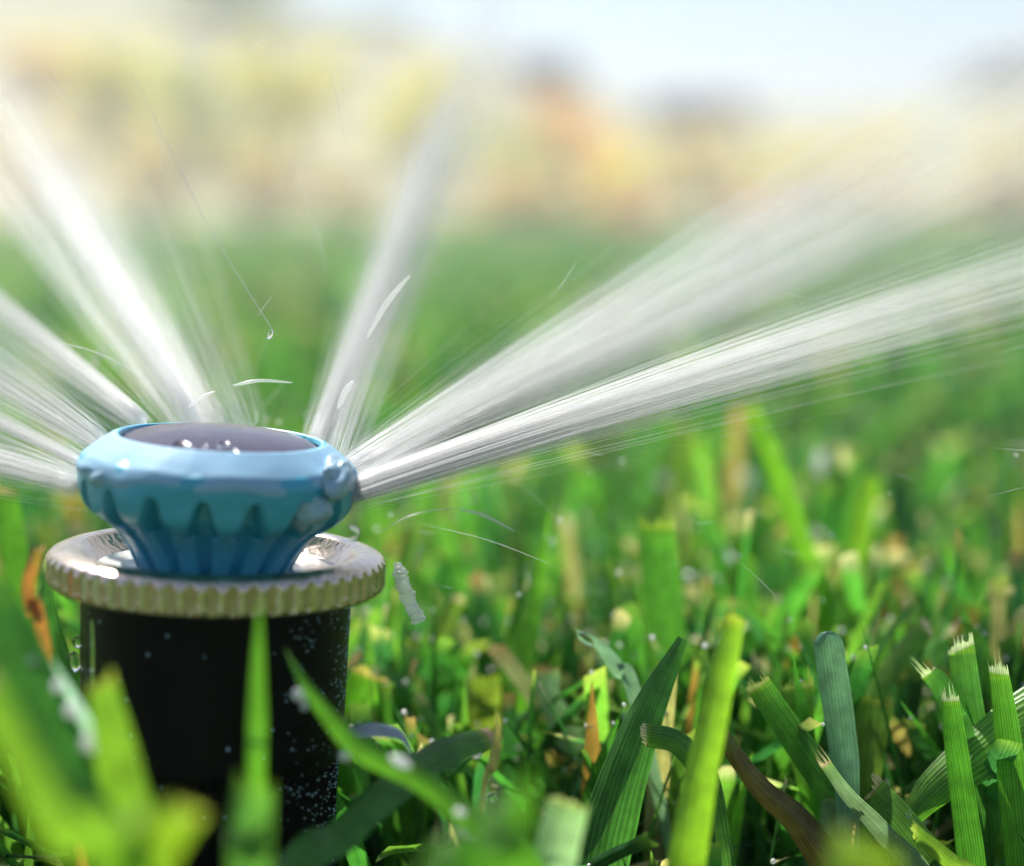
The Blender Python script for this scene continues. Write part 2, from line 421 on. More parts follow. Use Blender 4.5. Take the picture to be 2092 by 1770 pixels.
def near_ok(x, y):
    # clear of the hero blades' foreground: bare in front of the sprinkler body
    px = 1046 + x / (y + 1e-6) * FPX
    front = (px > 110) & (px < 1150) & (y < .222)
    return ~front
LM = Merge()
blade_field(LM, 1500, (.25, .42), (.08, .30), .026, .046, .0014, .0040, near_ok, .6, .05, 1)
blade_field(LM, 1100, (.243, .31), (.08, .30), .028, .044, .0022, .0040, near_ok, .55, .08, 12)
blade_field(LM, 1500, (.243, .38), (.08, .30), .030, .048, .0009, .0024, near_ok, .8, .10, 13)
blade_field(LM, 2900, (.27, .66), (.08, .30), .034, .056, .0014, .0042, near_ok, .5, .04, 2)
blade_field(LM, 2800, (.215, .60), (.08, .30), .010, .030, .0010, .0032, near_ok, 1.0, .3, 3)
blade_field(LM, 9500, (.6, 1.5), (.12, .32), .036, .068, .0022, .0050, None, .4, .04, 4)
blade_field(LM, 9000, (1.5, 3.6), (.15, .36), .040, .078, .005, .009, None, .4, .03, 5)
blade_field(LM, 9000, (3.6, 9.0), (.2, .40), .045, .085, .012, .020, None, .4, .02, 6)
blade_field(LM, 5000, (-2.2, -.08), (1.2, .0), .036, .06, .006, .011, None, .4, .04, 8)
blade_field(LM, 260, (.10, .22), (.10, .9), .025, .042, .003, .005, lambda x, y: np.abs(x) > .34 * y + .02, .4, .04, 7)
tag(link('lawn_grass', LM.mesh('lawn_grass'), M_GRASS), 'mown green lawn grass with tan cut tips around the sprinkler', 'grass', None, 'stuff')

# ------------------------------------------------------------------ single blades that can be told apart
def cr_spline(p, n, dense=1.0):
    p = [2 * np.array(p[0]) - np.array(p[1])] + [np.array(q) for q in p] + [2 * np.array(p[-1]) - np.array(p[-2])]
    out = []; segs = len(p) - 3
    for i in range(n):
        s = (1 - (1 - i / (n - 1)) ** dense) * segs; k = min(int(s), segs - 1); t = s - k
        a, b, c, d = p[k:k + 4]
        out.append(.5 * ((2 * b) + (c - a) * t + (2 * a - 5 * b + 4 * c - d) * t * t + (3 * b - 3 * c + d - a) * t ** 3))
    return np.array(out)
G_MID = (.07, .19, .03); G_DARK = (.065, .175, .035); G_LIME = (.17, .34, .035); G_BRIGHT = (.15, .33, .03); G_YEL = (.27, .40, .035)
G_BLUE = (.17, .30, .20); G_PALE = (.36, .46, .28); BROWN = (.16, .10, .04); RUST = (.50, .17, .05); TAN = (.62, .42, .26); G_OLIVE = (.16, .20, .04)
def blade(label, pts, widths, d, tip='cut', col=G_MID, tipcol=None, yaw=18, cup=.25, mat=None, cols=13, ground=True, name='grass_blade', dbase=None, fray=0.5, seed=None):
    """pts: picture positions from low to tip; widths: px at each; d depth at tip, dbase at the lowest point"""
    if fray > 1.2: cols = 41
    sd = seed if seed is not None else int(abs(pts[0][0] * 7 + pts[-1][1] * 3)); rg = np.random.default_rng(sd)
    db = d if dbase is None else dbase; m = len(pts)
    P3 = [P(px, py, db + (d - db) * i / max(1, m - 1)) for i, (px, py) in enumerate(pts)]
    W = [wv / FPX * (db + (d - db) * i / max(1, m - 1)) for i, wv in enumerate(widths)]
    if ground and P3[0].z > .004:
        dr = (P3[0] - P3[1]).normalized(); g0 = P3[0] + Vector((dr.x * P3[0].z * .5, dr.y * P3[0].z * .4, 0)); g0.z = -.002
        P3 = [g0] + P3; W = [W[0] * .7] + W
    n = 46; cen = cr_spline([tuple(p) for p in P3], n, 1.5); SS = 1 - (1 - np.linspace(0, 1, n)) ** 1.5
    Wd = np.interp(SS, np.linspace(0, 1, len(W)), W)
    V = []; Cc = []; U = []
    tcut = tipcol if tipcol is not None else TAN
    spike = rg.random(cols) ** (3 if fray <= 1.2 else 5) * .0011 * fray + rg.normal(0, .00012, cols) + .0003 * np.sin(np.arange(cols) / cols * 5 + sd); skew = rg.normal(0, .0005) * (1 if fray else 0)
    base_c = np.array(col) * np.array([.92, 1.0, 1.05])
    for i in range(n):
        s = SS[i]; t = cen[min(i + 1, n - 1)] - cen[max(i - 1, 0)]; t /= np.linalg.norm(t)
        view = np.array(cen[i] - np.array(CAM)); view /= np.linalg.norm(view)
        wv = np.cross(t, view); wv /= np.linalg.norm(wv); nv = np.cross(wv, t)
        a = R(yaw) + R(10) * math.sin(s * 5 + sd); wv2 = wv * math.cos(a) + nv * math.sin(a); nv2 = np.cross(wv2, t)
        half = Wd[i] / 2 / math.cos(R(yaw))
        if tip == 'point': half *= float(np.interp(s, [0, .55, .85, 1], [1, .95, .45, .02]))
        if tip == 'round': half *= math.sqrt(max(0.0005, 1 - max(0, (s - .93) / .07) ** 2))
        edge_n = .04 * noise.noise(Vector((s * 6, sd, 0)))
        for j in range(cols):
            u = j / (cols - 1) * 2 - 1
            v = cen[i] + wv2 * half * u * (1 + edge_n) + nv2 * half * cup * (u * u - .3)
            if tip == 'cut' and i == n - 1: v = v + t * (spike[j] + skew * u)
            if tip == 'cut' and n - 6 < i < n - 1: v = v + t * skew * u * .8
            V.append(v)
            c = base_c * (1 + .10 * math.sin(sd + s * 5)) * (1 + .12 * u * math.sin(sd))
            if tip == 'cut' and i >= n - 4: c = np.array(tcut) * (.7 + .1 * (i - n + 4))
            elif tip == 'cut' and i >= n - 6: c = c * .55 + np.array(G_YEL) * .45
            elif tip == 'cut' and i >= n - 12: c = c * .8 + np.array(G_LIME) * .2
            Cc.append(c); U.append((j / (cols - 1), s))
    o = link(name, np_mesh(name, np.array(V), grid_faces(n, cols), np.array(Cc), np.array(U)), mat or M_BLADE)
    return tag(o, label, 'grass blade')
B = blade
# --- soft ones close to the lens, at the sprinkler's left and foot
B('broad dark green blade crossing the lower left corner, out of focus', [(265, 1830), (125, 1600), (20, 1400), (-50, 1240), (-110, 1100)], [90, 84, 76, 72, 66], .172, col=G_MID, dbase=.166)
B('second dark blade hugging the left frame edge behind the broad one', [(260, 1800), (140, 1560), (40, 1330), (-40, 1180)], [110, 100, 90, 80], .185, col=(.05, .15, .03))
B('wet bluish blade, its pale highlight painted in, strung with drops beside the black body', [(285, 1760), (232, 1640), (172, 1490), (114, 1380), (62, 1295)], [70, 62, 50, 44, 24], .186, tip='point', col=(.75, .88, .90), mat=M_WET, yaw=30)  # near-white tint paints the bluish highlight of the wet blade
B('lime blade with a square tip standing before the left side of the black body', [(300, 1830), (268, 1680), (235, 1530), (205, 1395)], [120, 104, 84, 56], .175, col=G_YEL, tipcol=(.55, .56, .10), yaw=8)
B('yellow-green blade lying lowest in the left corner, much blurred', [(260, 1830), (130, 1700), (40, 1540), (-40, 1400)], [100, 84, 70, 58], .145, col=G_YEL)
B('short bright yellow stub leaning to the right at the foot of the body', [(235, 1850), (300, 1745), (372, 1655)], [120, 110, 86], .145, col=(.36, .45, .03), tipcol=(.5, .48, .10), yaw=5)
B('thick pale green stalk standing in front of the black body', [(512, 1830), (513, 1700), (516, 1600)], [92, 86, 74], .168, col=(.15, .30, .06), tipcol=G_YEL, yaw=5, cup=.6)
B('thin pointed blade rising over the black body to the collar', [(522, 1640), (524, 1500), (527, 1350), (530, 1222)], [42, 42, 40, 34], .186, tip='point', col=G_BRIGHT, yaw=10, ground=True)
B('thin rust-brown dead blade bent beside the collar', [(92, 1330), (66, 1250), (58, 1190), (78, 1120)], [26, 26, 26, 22], .207, col=RUST, tipcol=(.6, .3, .2), name='dead_grass_blade')
B('small green blade tucked under the left of the collar', [(160, 1480), (110, 1330), (95, 1210), (112, 1140)], [60, 56, 44, 30], .24, tip='point', col=G_DARK)
B('tall green blade at the left edge reaching the height of the nozzle', [(90, 1500), (40, 1280), (20, 1100), (8, 1000)], [80, 75, 62, 50], .27, col=G_BRIGHT)
B('arching blade with large white drops, its tip over the black body', [(1090, 1790), (960, 1675), (850, 1590), (730, 1530), (650, 1440), (605, 1370), (582, 1322)], [62, 54, 48, 46, 44, 34, 20], .200, tip='point', col=G_BRIGHT, yaw=14, dbase=.19)
B('long mid-green blade slanting up right beneath the arching one', [(580, 1830), (700, 1700), (800, 1610), (900, 1540), (1006, 1503)], [84, 78, 74, 66, 40], .222, col=G_MID, tipcol=TAN, dbase=.195, yaw=25)
B('tiny pointed straw-coloured blade crossing the tip of the slanting one', [(985, 1640), (1005, 1570), (1016, 1510), (1014, 1445)], [12, 18, 26, 20], .216, tip='point', col=(.50, .36, .14), name='dead_grass_blade')
B('glossy translucent husk looping over the arching blade', [(690, 1500), (760, 1490), (820, 1502), (850, 1560)], [18, 26, 28, 16], .215, tip='point', col=(.45, .42, .50), mat=M_WET, ground=False, name='leaf_husk', yaw=50)
B('wide cut lime blade peeping out behind the body', [(690, 1640), (715, 1500), (742, 1372)], [70, 82, 88], .262, col=G_BRIGHT, tipcol=(.66, .48, .16))
B('blurred lime blade pointing up in the bottom middle', [(1000, 1830), (1040, 1690), (1090, 1560)], [170, 110, 46], .150, tip='point', col=G_BRIGHT, yaw=5)
B('second blurred green shape low in the bottom middle', [(860, 1850), (960, 1790), (1080, 1740)], [90, 90, 50], .152, tip='point', col=G_BRIGHT, yaw=5)
B('pale whitish cut blade with a drop band, bottom middle', [(1120, 1850), (1135, 1740), (1160, 1640)], [96, 92, 86], .194, col=(.42, .52, .32), tipcol=(.62, .62, .30), yaw=6)
B('widest dark green blade, tapering up right from the bottom middle', [(1215, 1830), (1250, 1660), (1310, 1480), (1395, 1305)], [118, 112, 84, 22], .236, tip='none', col=G_DARK, yaw=10)
B('brightest lime blade, straight and leaning right in the lower middle', [(1395, 1830), (1425, 1620), (1462, 1440), (1502, 1262)], [82, 70, 60, 42], .205, col=(.30, .44, .03), tipcol=(.55, .60, .06), yaw=5)
B('wet curled blade end holding one bright drop', [(1300, 1440), (1262, 1370), (1222, 1318), (1172, 1284)], [30, 30, 34, 20], .248, tip='point', col=(.30, .42, .34), mat=M_WET, yaw=35)
B('pale bluish wet blade curving down to the dark blade', [(1215, 1575), (1160, 1500), (1122, 1430), (1112, 1372)], [60, 70, 46, 60], .262, col=G_PALE, mat=M_WET, yaw=20)
B('long green blade beaded with dew left of the pale bluish one', [(1050, 1470), (1072, 1330), (1100, 1170), (1128, 1010)], [48, 46, 40, 26], .272, tip='point', col=G_BRIGHT, yaw=14)
B('tan-tipped olive blade leaning right beside the hanging water', [(820, 1520), (860, 1400), (900, 1300), (935, 1222)], [38, 38, 36, 30], .285, col=G_OLIVE, tipcol=(.72, .50, .38))
B('folded yellow blade end, short and square', [(985, 1480), (990, 1430), (985, 1385)], [62, 66, 70], .275, col=(.30, .33, .05), tipcol=(.62, .55, .12))
B('broad upright striped blade in the middle distance', [(1372, 1440), (1362, 1300), (1348, 1160), (1338, 1072)], [78, 80, 80, 74], .276, col=(.09, .24, .03), tipcol=(.40, .50, .08), fray=2.2, yaw=5)
B('tall lime blade leaning left above its neighbours', [(1672, 1230), (1640, 1120), (1590, 970), (1534, 838)], [40, 42, 42, 36], .300, col=(.20, .38, .03), tipcol=G_YEL, yaw=8)
B('upright lime blade right of the leaning tall one', [(1738, 1240), (1752, 1120), (1782, 965)], [44, 46, 34], .325, tip='round', col=(.26, .42, .03), yaw=8)
B('broad soft blade behind the upright lime one', [(1690, 1230), (1705, 1060), (1722, 915)], [66, 70, 70], .36, col=(.14, .30, .03), tipcol=(.62, .55, .30))
B('yellowish blade standing soft below the lowest right jet', [(1375, 1120), (1378, 990), (1392, 860)], [52, 52, 48], .40, col=(.28, .36, .04), tipcol=(.75, .68, .5))
B('narrow green blade behind the brightest lime one', [(1530, 1400), (1527, 1280), (1522, 1140)], [40, 40, 36], .285, col=(.09, .24, .03), tipcol=G_LIME)
B('short thick blade with a beige cut end pointing left', [(1450, 1640), (1420, 1570), (1378, 1520), (1316, 1505)], [52, 50, 46, 42], .232, col=(.08, .18, .04), tipcol=(.72, .58, .42), yaw=30, cup=.6)
B('brown mottled stem descending to the bottom right', [(1720, 1830), (1640, 1690), (1560, 1620), (1510, 1560), (1466, 1492)], [84, 60, 46, 40, 34], .236, col=BROWN, tipcol=G_YEL, yaw=5, cup=.9, name='dead_grass_blade')
B('left-leaning cut blade with a torn yellow end', [(1745, 1700), (1670, 1580), (1600, 1480), (1545, 1398)], [56, 60, 62, 56], .240, col=G_MID, tipcol=(.58, .54, .22), fray=1.6)
B('split upright blade striped yellow and green', [(1672, 1700), (1650, 1580), (1634, 1490), (1628, 1400)], [44, 54, 62, 66], .246, col=(.11, .22, .03), tipcol=(.62, .62, .16), fray=2.0, yaw=5)
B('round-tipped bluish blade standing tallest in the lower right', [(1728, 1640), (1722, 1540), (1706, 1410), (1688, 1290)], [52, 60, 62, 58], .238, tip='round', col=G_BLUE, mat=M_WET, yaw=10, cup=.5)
B('flared blade end with a brown spot beside the bluish blade', [(1760, 1720), (1768, 1600), (1775, 1500), (1782, 1432)], [40, 58, 74, 86], .250, col=(.20, .26, .05), tipcol=(.50, .50, .08), fray=.8, yaw=4)
B('slanting blade with a pale pink cut end', [(1715, 1600), (1770, 1455), (1830, 1350), (1894, 1278)], [52, 50, 46, 40], .262, col=(.13, .25, .03), tipcol=(.78, .55, .42), yaw=25)
B('olive-yellow blade leaning behind the pink-ended one', [(1790, 1570), (1812, 1480), (1845, 1410), (1884, 1350)], [44, 44, 44, 36], .270, col=(.26, .25, .04), tipcol=G_YEL)
B('upright dark blade with a frayed white top', [(2020, 1700), (2000, 1560), (1978, 1430), (1962, 1318)], [58, 56, 56, 54], .240, col=(.07, .18, .035), tipcol=(.70, .68, .55), fray=1.6, yaw=5)
B('sharp striped blade with hair-like fibres at its top', [(1990, 1830), (1972, 1660), (1952, 1520), (1940, 1425)], [60, 52, 46, 36], .2305, col=(.09, .25, .025), tipcol=(.66, .66, .50), fray=3.0, yaw=5, cols=17)
B('sharp striped blade nearest the right frame edge', [(2088, 1830), (2072, 1650), (2058, 1500), (2040, 1365)], [66, 62, 52, 38], .2300, col=(.10, .26, .025), tipcol=(.66, .66, .50), fray=2.4, yaw=5, cols=17)
B('ragged little blade tip left of the frayed top', [(1975, 1560), (1945, 1460), (1920, 1400), (1896, 1375)], [50, 50, 44, 34], .238, col=G_DARK, tipcol=(.60, .62, .45), fray=3.0)
B('broad striped blade running diagonally up to the right edge', [(1830, 1720), (1900, 1620), (1990, 1545), (2090, 1470), (2190, 1420)], [16, 70, 105, 118, 120], .236, tip='none', col=(.14, .30, .03), yaw=10, ground=False, cols=17)
B('withered greyish blade with a pink torn end', [(1900, 1830), (1800, 1700), (1730, 1625), (1684, 1560)], [50, 40, 32, 26], .230, col=(.20, .25, .17), tipcol=(.60, .42, .36), fray=2.5, yaw=30)
B('green blade cut tan across its top, leaning left at the bottom right', [(1960, 1830), (1890, 1740), (1835, 1670), (1782, 1612)], [74, 66, 60, 54], .2335, col=(.09, .17, .04), tipcol=(.62, .44, .30), fray=1.0, yaw=12)
B('lime stub out of focus at the bottom right', [(1765, 1880), (1762, 1800), (1760, 1722)], [150, 145, 128], .150, col=(.40, .45, .05), tipcol=(.50, .52, .16), yaw=4)
B('small lime blade pointing up left under the diagonal one', [(2010, 1830), (1940, 1760), (1868, 1700)], [34, 34, 30], .226, col=(.24, .34, .04), tipcol=(.45, .50, .10), yaw=12)
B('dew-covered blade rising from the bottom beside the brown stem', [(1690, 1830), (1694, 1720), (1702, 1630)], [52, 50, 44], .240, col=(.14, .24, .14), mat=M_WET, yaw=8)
B('yellow blade at the right edge above the frayed tops', [(2010, 1290), (2045, 1220), (2085, 1172)], [44, 42, 38], .300, col=(.40, .42, .04), tipcol=(.7, .6, .3))
B('dark green blade with a pale curved cut low at the right', [(2040, 1760), (2020, 1690), (1995, 1640)], [90, 88, 86], .250, col=(.10, .19, .04), tipcol=(.62, .42, .28), yaw=5, fray=.5)

# ------------------------------------------------------------------ drops
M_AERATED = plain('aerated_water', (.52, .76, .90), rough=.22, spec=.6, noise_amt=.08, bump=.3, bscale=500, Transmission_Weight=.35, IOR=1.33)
M_DEW_GLINT = spray_material('dew_painted_glint', .8)  # white body colour stands in for sun glints refracted by the drops
def drop(label, px, py, d, w, h, rot=0, seed=0, group='water drops clinging to grass', name='water_drop', thick=.55, mat=None):
    rx, rz = w / 2 / FPX * d, h / 2 / FPX * d
    V, F = blob_mesh(name, rx, min(rx, rz) * thick * 1.4, rz, .15, seed)
    o = link(name, np_mesh(name, V, F), mat or (M_WATER if .222 < d < .25 else M_DEW_GLINT)); o.location = P(px, py, d); o.rotation_euler = (0, R(rot), 0)
    return tag(o, label, 'water drop', group)
drop('big white drop under the tip of the arching blade', 612, 1420, .1985, 34, 26, 30, 1)
drop('small drop hanging just below the big white one', 622, 1444, .1985, 13, 16, 0, 2)
drop('round drop where the arching blade crosses the edge of the body', 692, 1497, .197, 28, 28, 10, 3)
drop('clear bead clinging under the round drop at the body edge', 705, 1545, .201, 24, 22, 10, 33)
drop('long white drop lying midway along the arching blade', 818, 1556, .193, 48, 22, 28, 4)
drop('small drop low on the arching blade, nearer the ground', 940, 1660, .191, 24, 18, 20, 5)
drop('long flat drop beside the low end of the arching blade', 958, 1702, .192, 50, 20, 30, 6)
drop('drop hanging from the underside of the long slanting blade', 972, 1542, .2195, 24, 16, 0, 7)
drop('topmost bead on the wet bluish blade', 118, 1402, .182, 24, 24, 0, 8)
drop('middle bead on the wet bluish blade, larger than its neighbours', 146, 1452, .1805, 30, 30, 0, 9)
drop('lower bead on the wet bluish blade', 180, 1520, .1795, 32, 40, -20, 10)
drop('tiny bead beside the rust-brown dead blade', 66, 1352, .185, 20, 20, 0, 11)
drop('slender bright drop inside the curled blade end', 1196, 1306, .2455, 44, 18, 35, 12)
drop('white round drop glowing behind the dewy long blade', 975, 1322, .33, 36, 40, 0, 13)
drop('faint drop just above the white round one', 982, 1284, .33, 22, 24, 0, 14)
drop('soft bead low between the slanting blade and the pale whitish one', 1005, 1630, .235, 24, 20, 0, 15)
drop('bead shining on the blade below the round-tipped bluish blade', 1745, 1592, .246, 9, 9, 0, 16)
drop('pair bead nearest the withered blade', 1662, 1612, .243, 9, 9, 0, 17)
drop('bead between the flared blade and the diagonal one', 1815, 1636, .240, 9, 9, 0, 18)
drop('clear drop with a glint at the lower end of the diagonal blade', 1858, 1662, .2325, 12, 18, 30, 19)
drop('flat drop lying in the diagonal blade behind the fibre-topped one', 1979, 1548, .2315, 16, 10, -40, 20)
drop('soft round highlight drop below the lowest right jet', 1518, 982, .42, 34, 40, 0, 21)
drop('second soft drop straight under the round highlight one', 1514, 1040, .42, 28, 36, 0, 22)
drop('soft pale drop on the yellowish blade below the jet', 1352, 984, .40, 28, 30, 0, 23)
drop('soft pale drop left of the broad soft blade', 1682, 948, .38, 34, 50, 0, 24)
# clear trickle and bead on the housing's left side
drop('clear bead with a bright glint clinging to the left side of the black body', 152, 1352, .2235, 26, 46, -10, 25, None)
drop('upper clear bead on the left side of the black body', 158, 1312, .2235, 20, 26, 0, 26, None)
V, F = tube_arrays([P(184, 1268 + i * 13, .2142) for i in range(12)], [.00045 * (.6 + .5 * math.sin(.3 + i * .22)) for i in range(12)], 10)
tag(link('water_trickle', np_mesh('water_trickle', V, F), M_WATER), 'clear trickle of water running down the left of the black body', 'water trickle')
# fine beads all over the right flank of the housing and a few on its front
BM = Merge(); rg = np.random.default_rng(5)
inv = None
def bead(th, z, r, rad, sd, cover=BM):
    V, F = blob_mesh('b', rad, rad, rad, .1, sd, 8, 6)
    c = np.array([(r) * math.cos(th), (r) * math.sin(th), z])
    cover.add(V + c, F)
def body_r(z): return float(np.interp(-z, [2.6, 4.2, 12, 23, 24.2, 34, 36, 46], [15.2, 15.9, 15.75, 15.5, 15.1, 14.9, 15.0, 15.5]))
for i in range(620):
    z = rg.uniform(-45, -5); u = rg.random() ** 1.7
    th = R(-3) - u * R(48) if rg.random() < .85 else R(-3) + rg.random() * R(20)
    bead(th, z * MM, (body_r(z) - .02) * MM, rg.uniform(.05, .15) * MM, i)
for i in range(46):
    z = rg.uniform(-40, -6); th = R(-rg.uniform(40, 175)); bead(th, z * MM, body_r(z) * MM, rg.uniform(.08, .24) * MM, i)
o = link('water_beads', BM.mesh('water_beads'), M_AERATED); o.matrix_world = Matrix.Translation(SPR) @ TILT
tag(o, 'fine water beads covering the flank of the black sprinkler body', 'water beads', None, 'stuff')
# water film lumps on the nozzle, bubbles in the purple disc
NM = Matrix.Translation(SPR) @ TILT @ Matrix.Translation(Vector((-.5 * MM, 0, 0))) @ Matrix.Rotation(R(1.6), 4, 'Y')
def on_nozzle(label, x, y, z, rx, ry, rz, sd, name='water_drop', lump=.15, cat='water drop', group=None, roty=0):
    V, F = blob_mesh(name, rx * MM, ry * MM, rz * MM, lump, sd, 36, 24)
    o = link(name, np_mesh(name, V, F), M_AERATED if name == 'water_lump' else M_WATER); o.matrix_world = NM @ Matrix.Translation(Vector((x, y, z)) * MM) @ Matrix.Rotation(R(roty), 4, 'Y')
    return tag(o, label, cat, group)
on_nozzle('larger bubble at the front rim of the purple disc', -2.6, -10.6, 13.05, 1.3, .9, 1.15, 1)
on_nozzle('flat bubble right of the larger one on the purple disc', 2.6, -10.6, 12.95, 1.5, .9, .8, 2)
on_nozzle('bubble floating mid disc above the others', 1.4, -7.0, 13.45, .9, .8, .5, 3)
on_nozzle('tiny bubble between the two on the purple disc', -.5, -8.2, 13.35, .4, .4, .3, 4)
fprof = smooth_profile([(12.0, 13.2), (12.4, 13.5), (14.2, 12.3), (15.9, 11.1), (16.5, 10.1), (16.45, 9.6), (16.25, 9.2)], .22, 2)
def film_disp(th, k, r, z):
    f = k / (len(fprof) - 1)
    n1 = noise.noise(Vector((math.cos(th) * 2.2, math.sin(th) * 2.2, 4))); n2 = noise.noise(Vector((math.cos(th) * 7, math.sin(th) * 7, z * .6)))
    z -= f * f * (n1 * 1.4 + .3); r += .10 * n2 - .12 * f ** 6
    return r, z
fo = lathe('water_film_sheen', fprof, 300, plain('film_water_sky_sheen', (.40, .66, .86), rough=.5, spec=.3, noise_amt=.06, nscale=260, bump=.25, bscale=300, Transmission_Weight=.25, IOR=1.2), None, film_disp)  # water over the shoulder; pale blue base paints in the reflected sky
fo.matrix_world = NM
tag(fo, 'film of water flowing over the shoulder of the blue nozzle, sky sheen painted into its pale colour', 'water film')
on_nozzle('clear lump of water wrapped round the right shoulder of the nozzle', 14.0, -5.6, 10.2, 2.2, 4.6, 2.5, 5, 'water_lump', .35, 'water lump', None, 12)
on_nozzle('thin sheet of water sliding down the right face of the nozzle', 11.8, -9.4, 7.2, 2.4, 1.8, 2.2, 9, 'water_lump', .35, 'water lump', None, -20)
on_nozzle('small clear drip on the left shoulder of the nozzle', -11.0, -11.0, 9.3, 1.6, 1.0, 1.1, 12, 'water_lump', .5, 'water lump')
# loose water in the air: each streak a curved thread of water
def streak(label, pts, d, wpx, name='water_streak', mat=None, taper=True, sides=6, cat='water streak', wob=0, group='loose threads of water in the air'):
    if isinstance(d, (int, float)): d = [d] * len(pts)
    c = cr_spline([tuple(P(x, y, q)) for (x, y), q in zip(pts, d)], 26)
    rad = []
    for i in range(26):
        s = i / 25; r_ = wpx * .8 / 2 / FPX * d[0]
        if taper: r_ *= (math.sin(math.pi * min(1, s * .93 + .05))) ** .6
        if wob: r_ *= 1 + wob * math.sin(i * 2.1)
        rad.append(max(r_, 1e-6))
    V, F = tube_arrays([Vector(v) for v in c], rad, sides)
    return tag(link(name, np_mesh(name, V, F), mat or M_STREAK), label, cat, group)
streak('curved white streak in the air behind the right end of the collar', [(940, 1042), (985, 1052), (1052, 1086)], .225, 11, taper=True)
streak('arched streak above the back of the nozzle', [(476, 788), (530, 778), (598, 782)], .235, 9)
streak('streak just left of the arched one, over the steep left jet', [(385, 832), (410, 812), (440, 800)], .233, 8)
streak('thin arc crossing the left jets', [(120, 700), (200, 722), (290, 770)], .24, 4)
streak('short thick streak hanging in the gap between the left jets', [(210, 712), (196, 735), (186, 756)], .28, 13)
streak('rising white streak along the side of the steep jet', [(750, 690), (790, 620), (838, 562)], .24, 15)
streak('plump drop-like streak low beside the steep jet', [(690, 835), (706, 800), (722, 778)], .236, 17)
streak('long hair-fine line slanting across the yellow shrubs to a drop', [(270, 150), (420, 450), (560, 680)], [.26, .245, .235], 2.2, taper=False)
streak('hair-fine line right of the slanting one', [(595, 310), (640, 450), (668, 560)], .26, 2.5)
streak('faint line of spray below the lowest right jet', [(770, 1090), (850, 1050), (960, 1035)], .226, 4)
streak('thin line drifting from the collar over the grass', [(860, 1070), (1000, 1105), (1130, 1155)], .228, 2.2)
streak('hooked thread over the distant lawn', [(1660, 510), (1668, 530), (1700, 550)], .3, 3)
streak('small curved thread right of the hooked one', [(1895, 525), (1920, 528), (1945, 515)], .3, 3)
streak('thin arc high at the right edge', [(1960, 185), (2030, 182), (2100, 200)], .3, 3)
drop('small bright falling drop at the end of the hair-fine line', 552, 684, .233, 11, 20, 20, 31, None)
# twisted falling ribbon right of the collar
pts = [(812, 1150), (820, 1180), (830, 1212), (844, 1246), (858, 1272)]
c = cr_spline([tuple(P(x, y, .23)) for x, y in pts], 60)
V, F = tube_arrays([Vector(v) for v in c], [(.00085 + .0004 * noise.noise(Vector((i * .4, 3, 0))) + .00014 * noise.noise(Vector((i * 1.3, 8, 0)))) * (.45 + .55 * min(1, i / 8)) * min(1, (60.5 - i) / 3) ** .5 for i in range(60)], 12)
V = V + np.array([[.00025 * noise.noise(Vector(v) * 900), .0003 * noise.noise(Vector(v) * 900 + Vector((5, 0, 0))), .0003 * noise.noise(Vector(v) * 900 + Vector((0, 9, 0)))] for v in V])
tag(link('water_ribbon', np_mesh('water_ribbon', V, F), spray_material('ribbon_water', .5)), 'rippled white ribbon of water falling beside the collar', 'water ribbon')
V, F = tube_arrays([P(718 + 12 * math.cos(a), 1090 - 12 * math.sin(a), .219) for a in np.linspace(-1.9, 1.9, 16)], [.0003] * 16, 8)
tag(link('water_drop', np_mesh('water_drop', V, F), M_WATER), 'ring-shaped drip on the back edge of the collar at its right', 'water drop')
# random fine threads and dew
SM = Merge(); rg = np.random.default_rng(21)
for i in range(300):
    x0 = rg.uniform(-100, 2200); y0 = rg.uniform(100, 1200); d = rg.uniform(.2, .5)
    an = math.atan2(y0 - 960, x0 - 430) + rg.normal(0, .35); ll = rg.uniform(20, 150)
    kx = rg.normal(0, 12)
    pp = [P(x0 + math.cos(an) * ll * s - math.sin(an) * kx * s * s, y0 + math.sin(an) * ll * s + math.cos(an) * kx * s * s, d) for s in np.linspace(0, 1, 6)]
    V, F = tube_arrays(pp, [rg.uniform(.00002, .00005) * q for q in (.2, .8, 1, 1, .8, .2)], 3); SM.add(V, F)
for i in range(260):
    x0 = rg.uniform(0, 2092); y0 = rg.uniform(850, 1500); d = rg.uniform(.25, .55)
    V, F = blob_mesh('b', *[rg.uniform(.00015, .0004)] * 3, .2, i, 8, 6)
    SM.add(V + np.array(P(x0, y0, d)), F)
tag(link('fine_spray', SM.mesh('fine_spray'), M_STREAK), 'fine threads and specks of spray hanging over the lawn', 'spray', None, 'stuff')
# dew beads on the lawn
DM = Merge(); vv = np.concatenate(LM.V[:3]); pick = vv[rg.integers(0, len(vv), 6000)]
for i, p in enumerate(pick):
    if p[2] < .012 or p[1] < .225: continue
    r_ = rg.uniform(.00012, .00042) * (1 if p[1] < .3 else 1.8); V, F = blob_mesh('b', r_, r_, r_, .15, i, 10, 8); DM.add(V + p, F)
tag(link('dew_drops', DM.mesh('dew_drops'), M_DEW_GLINT), 'dew beads scattered over the lawn grass', 'dew', None, 'stuff')

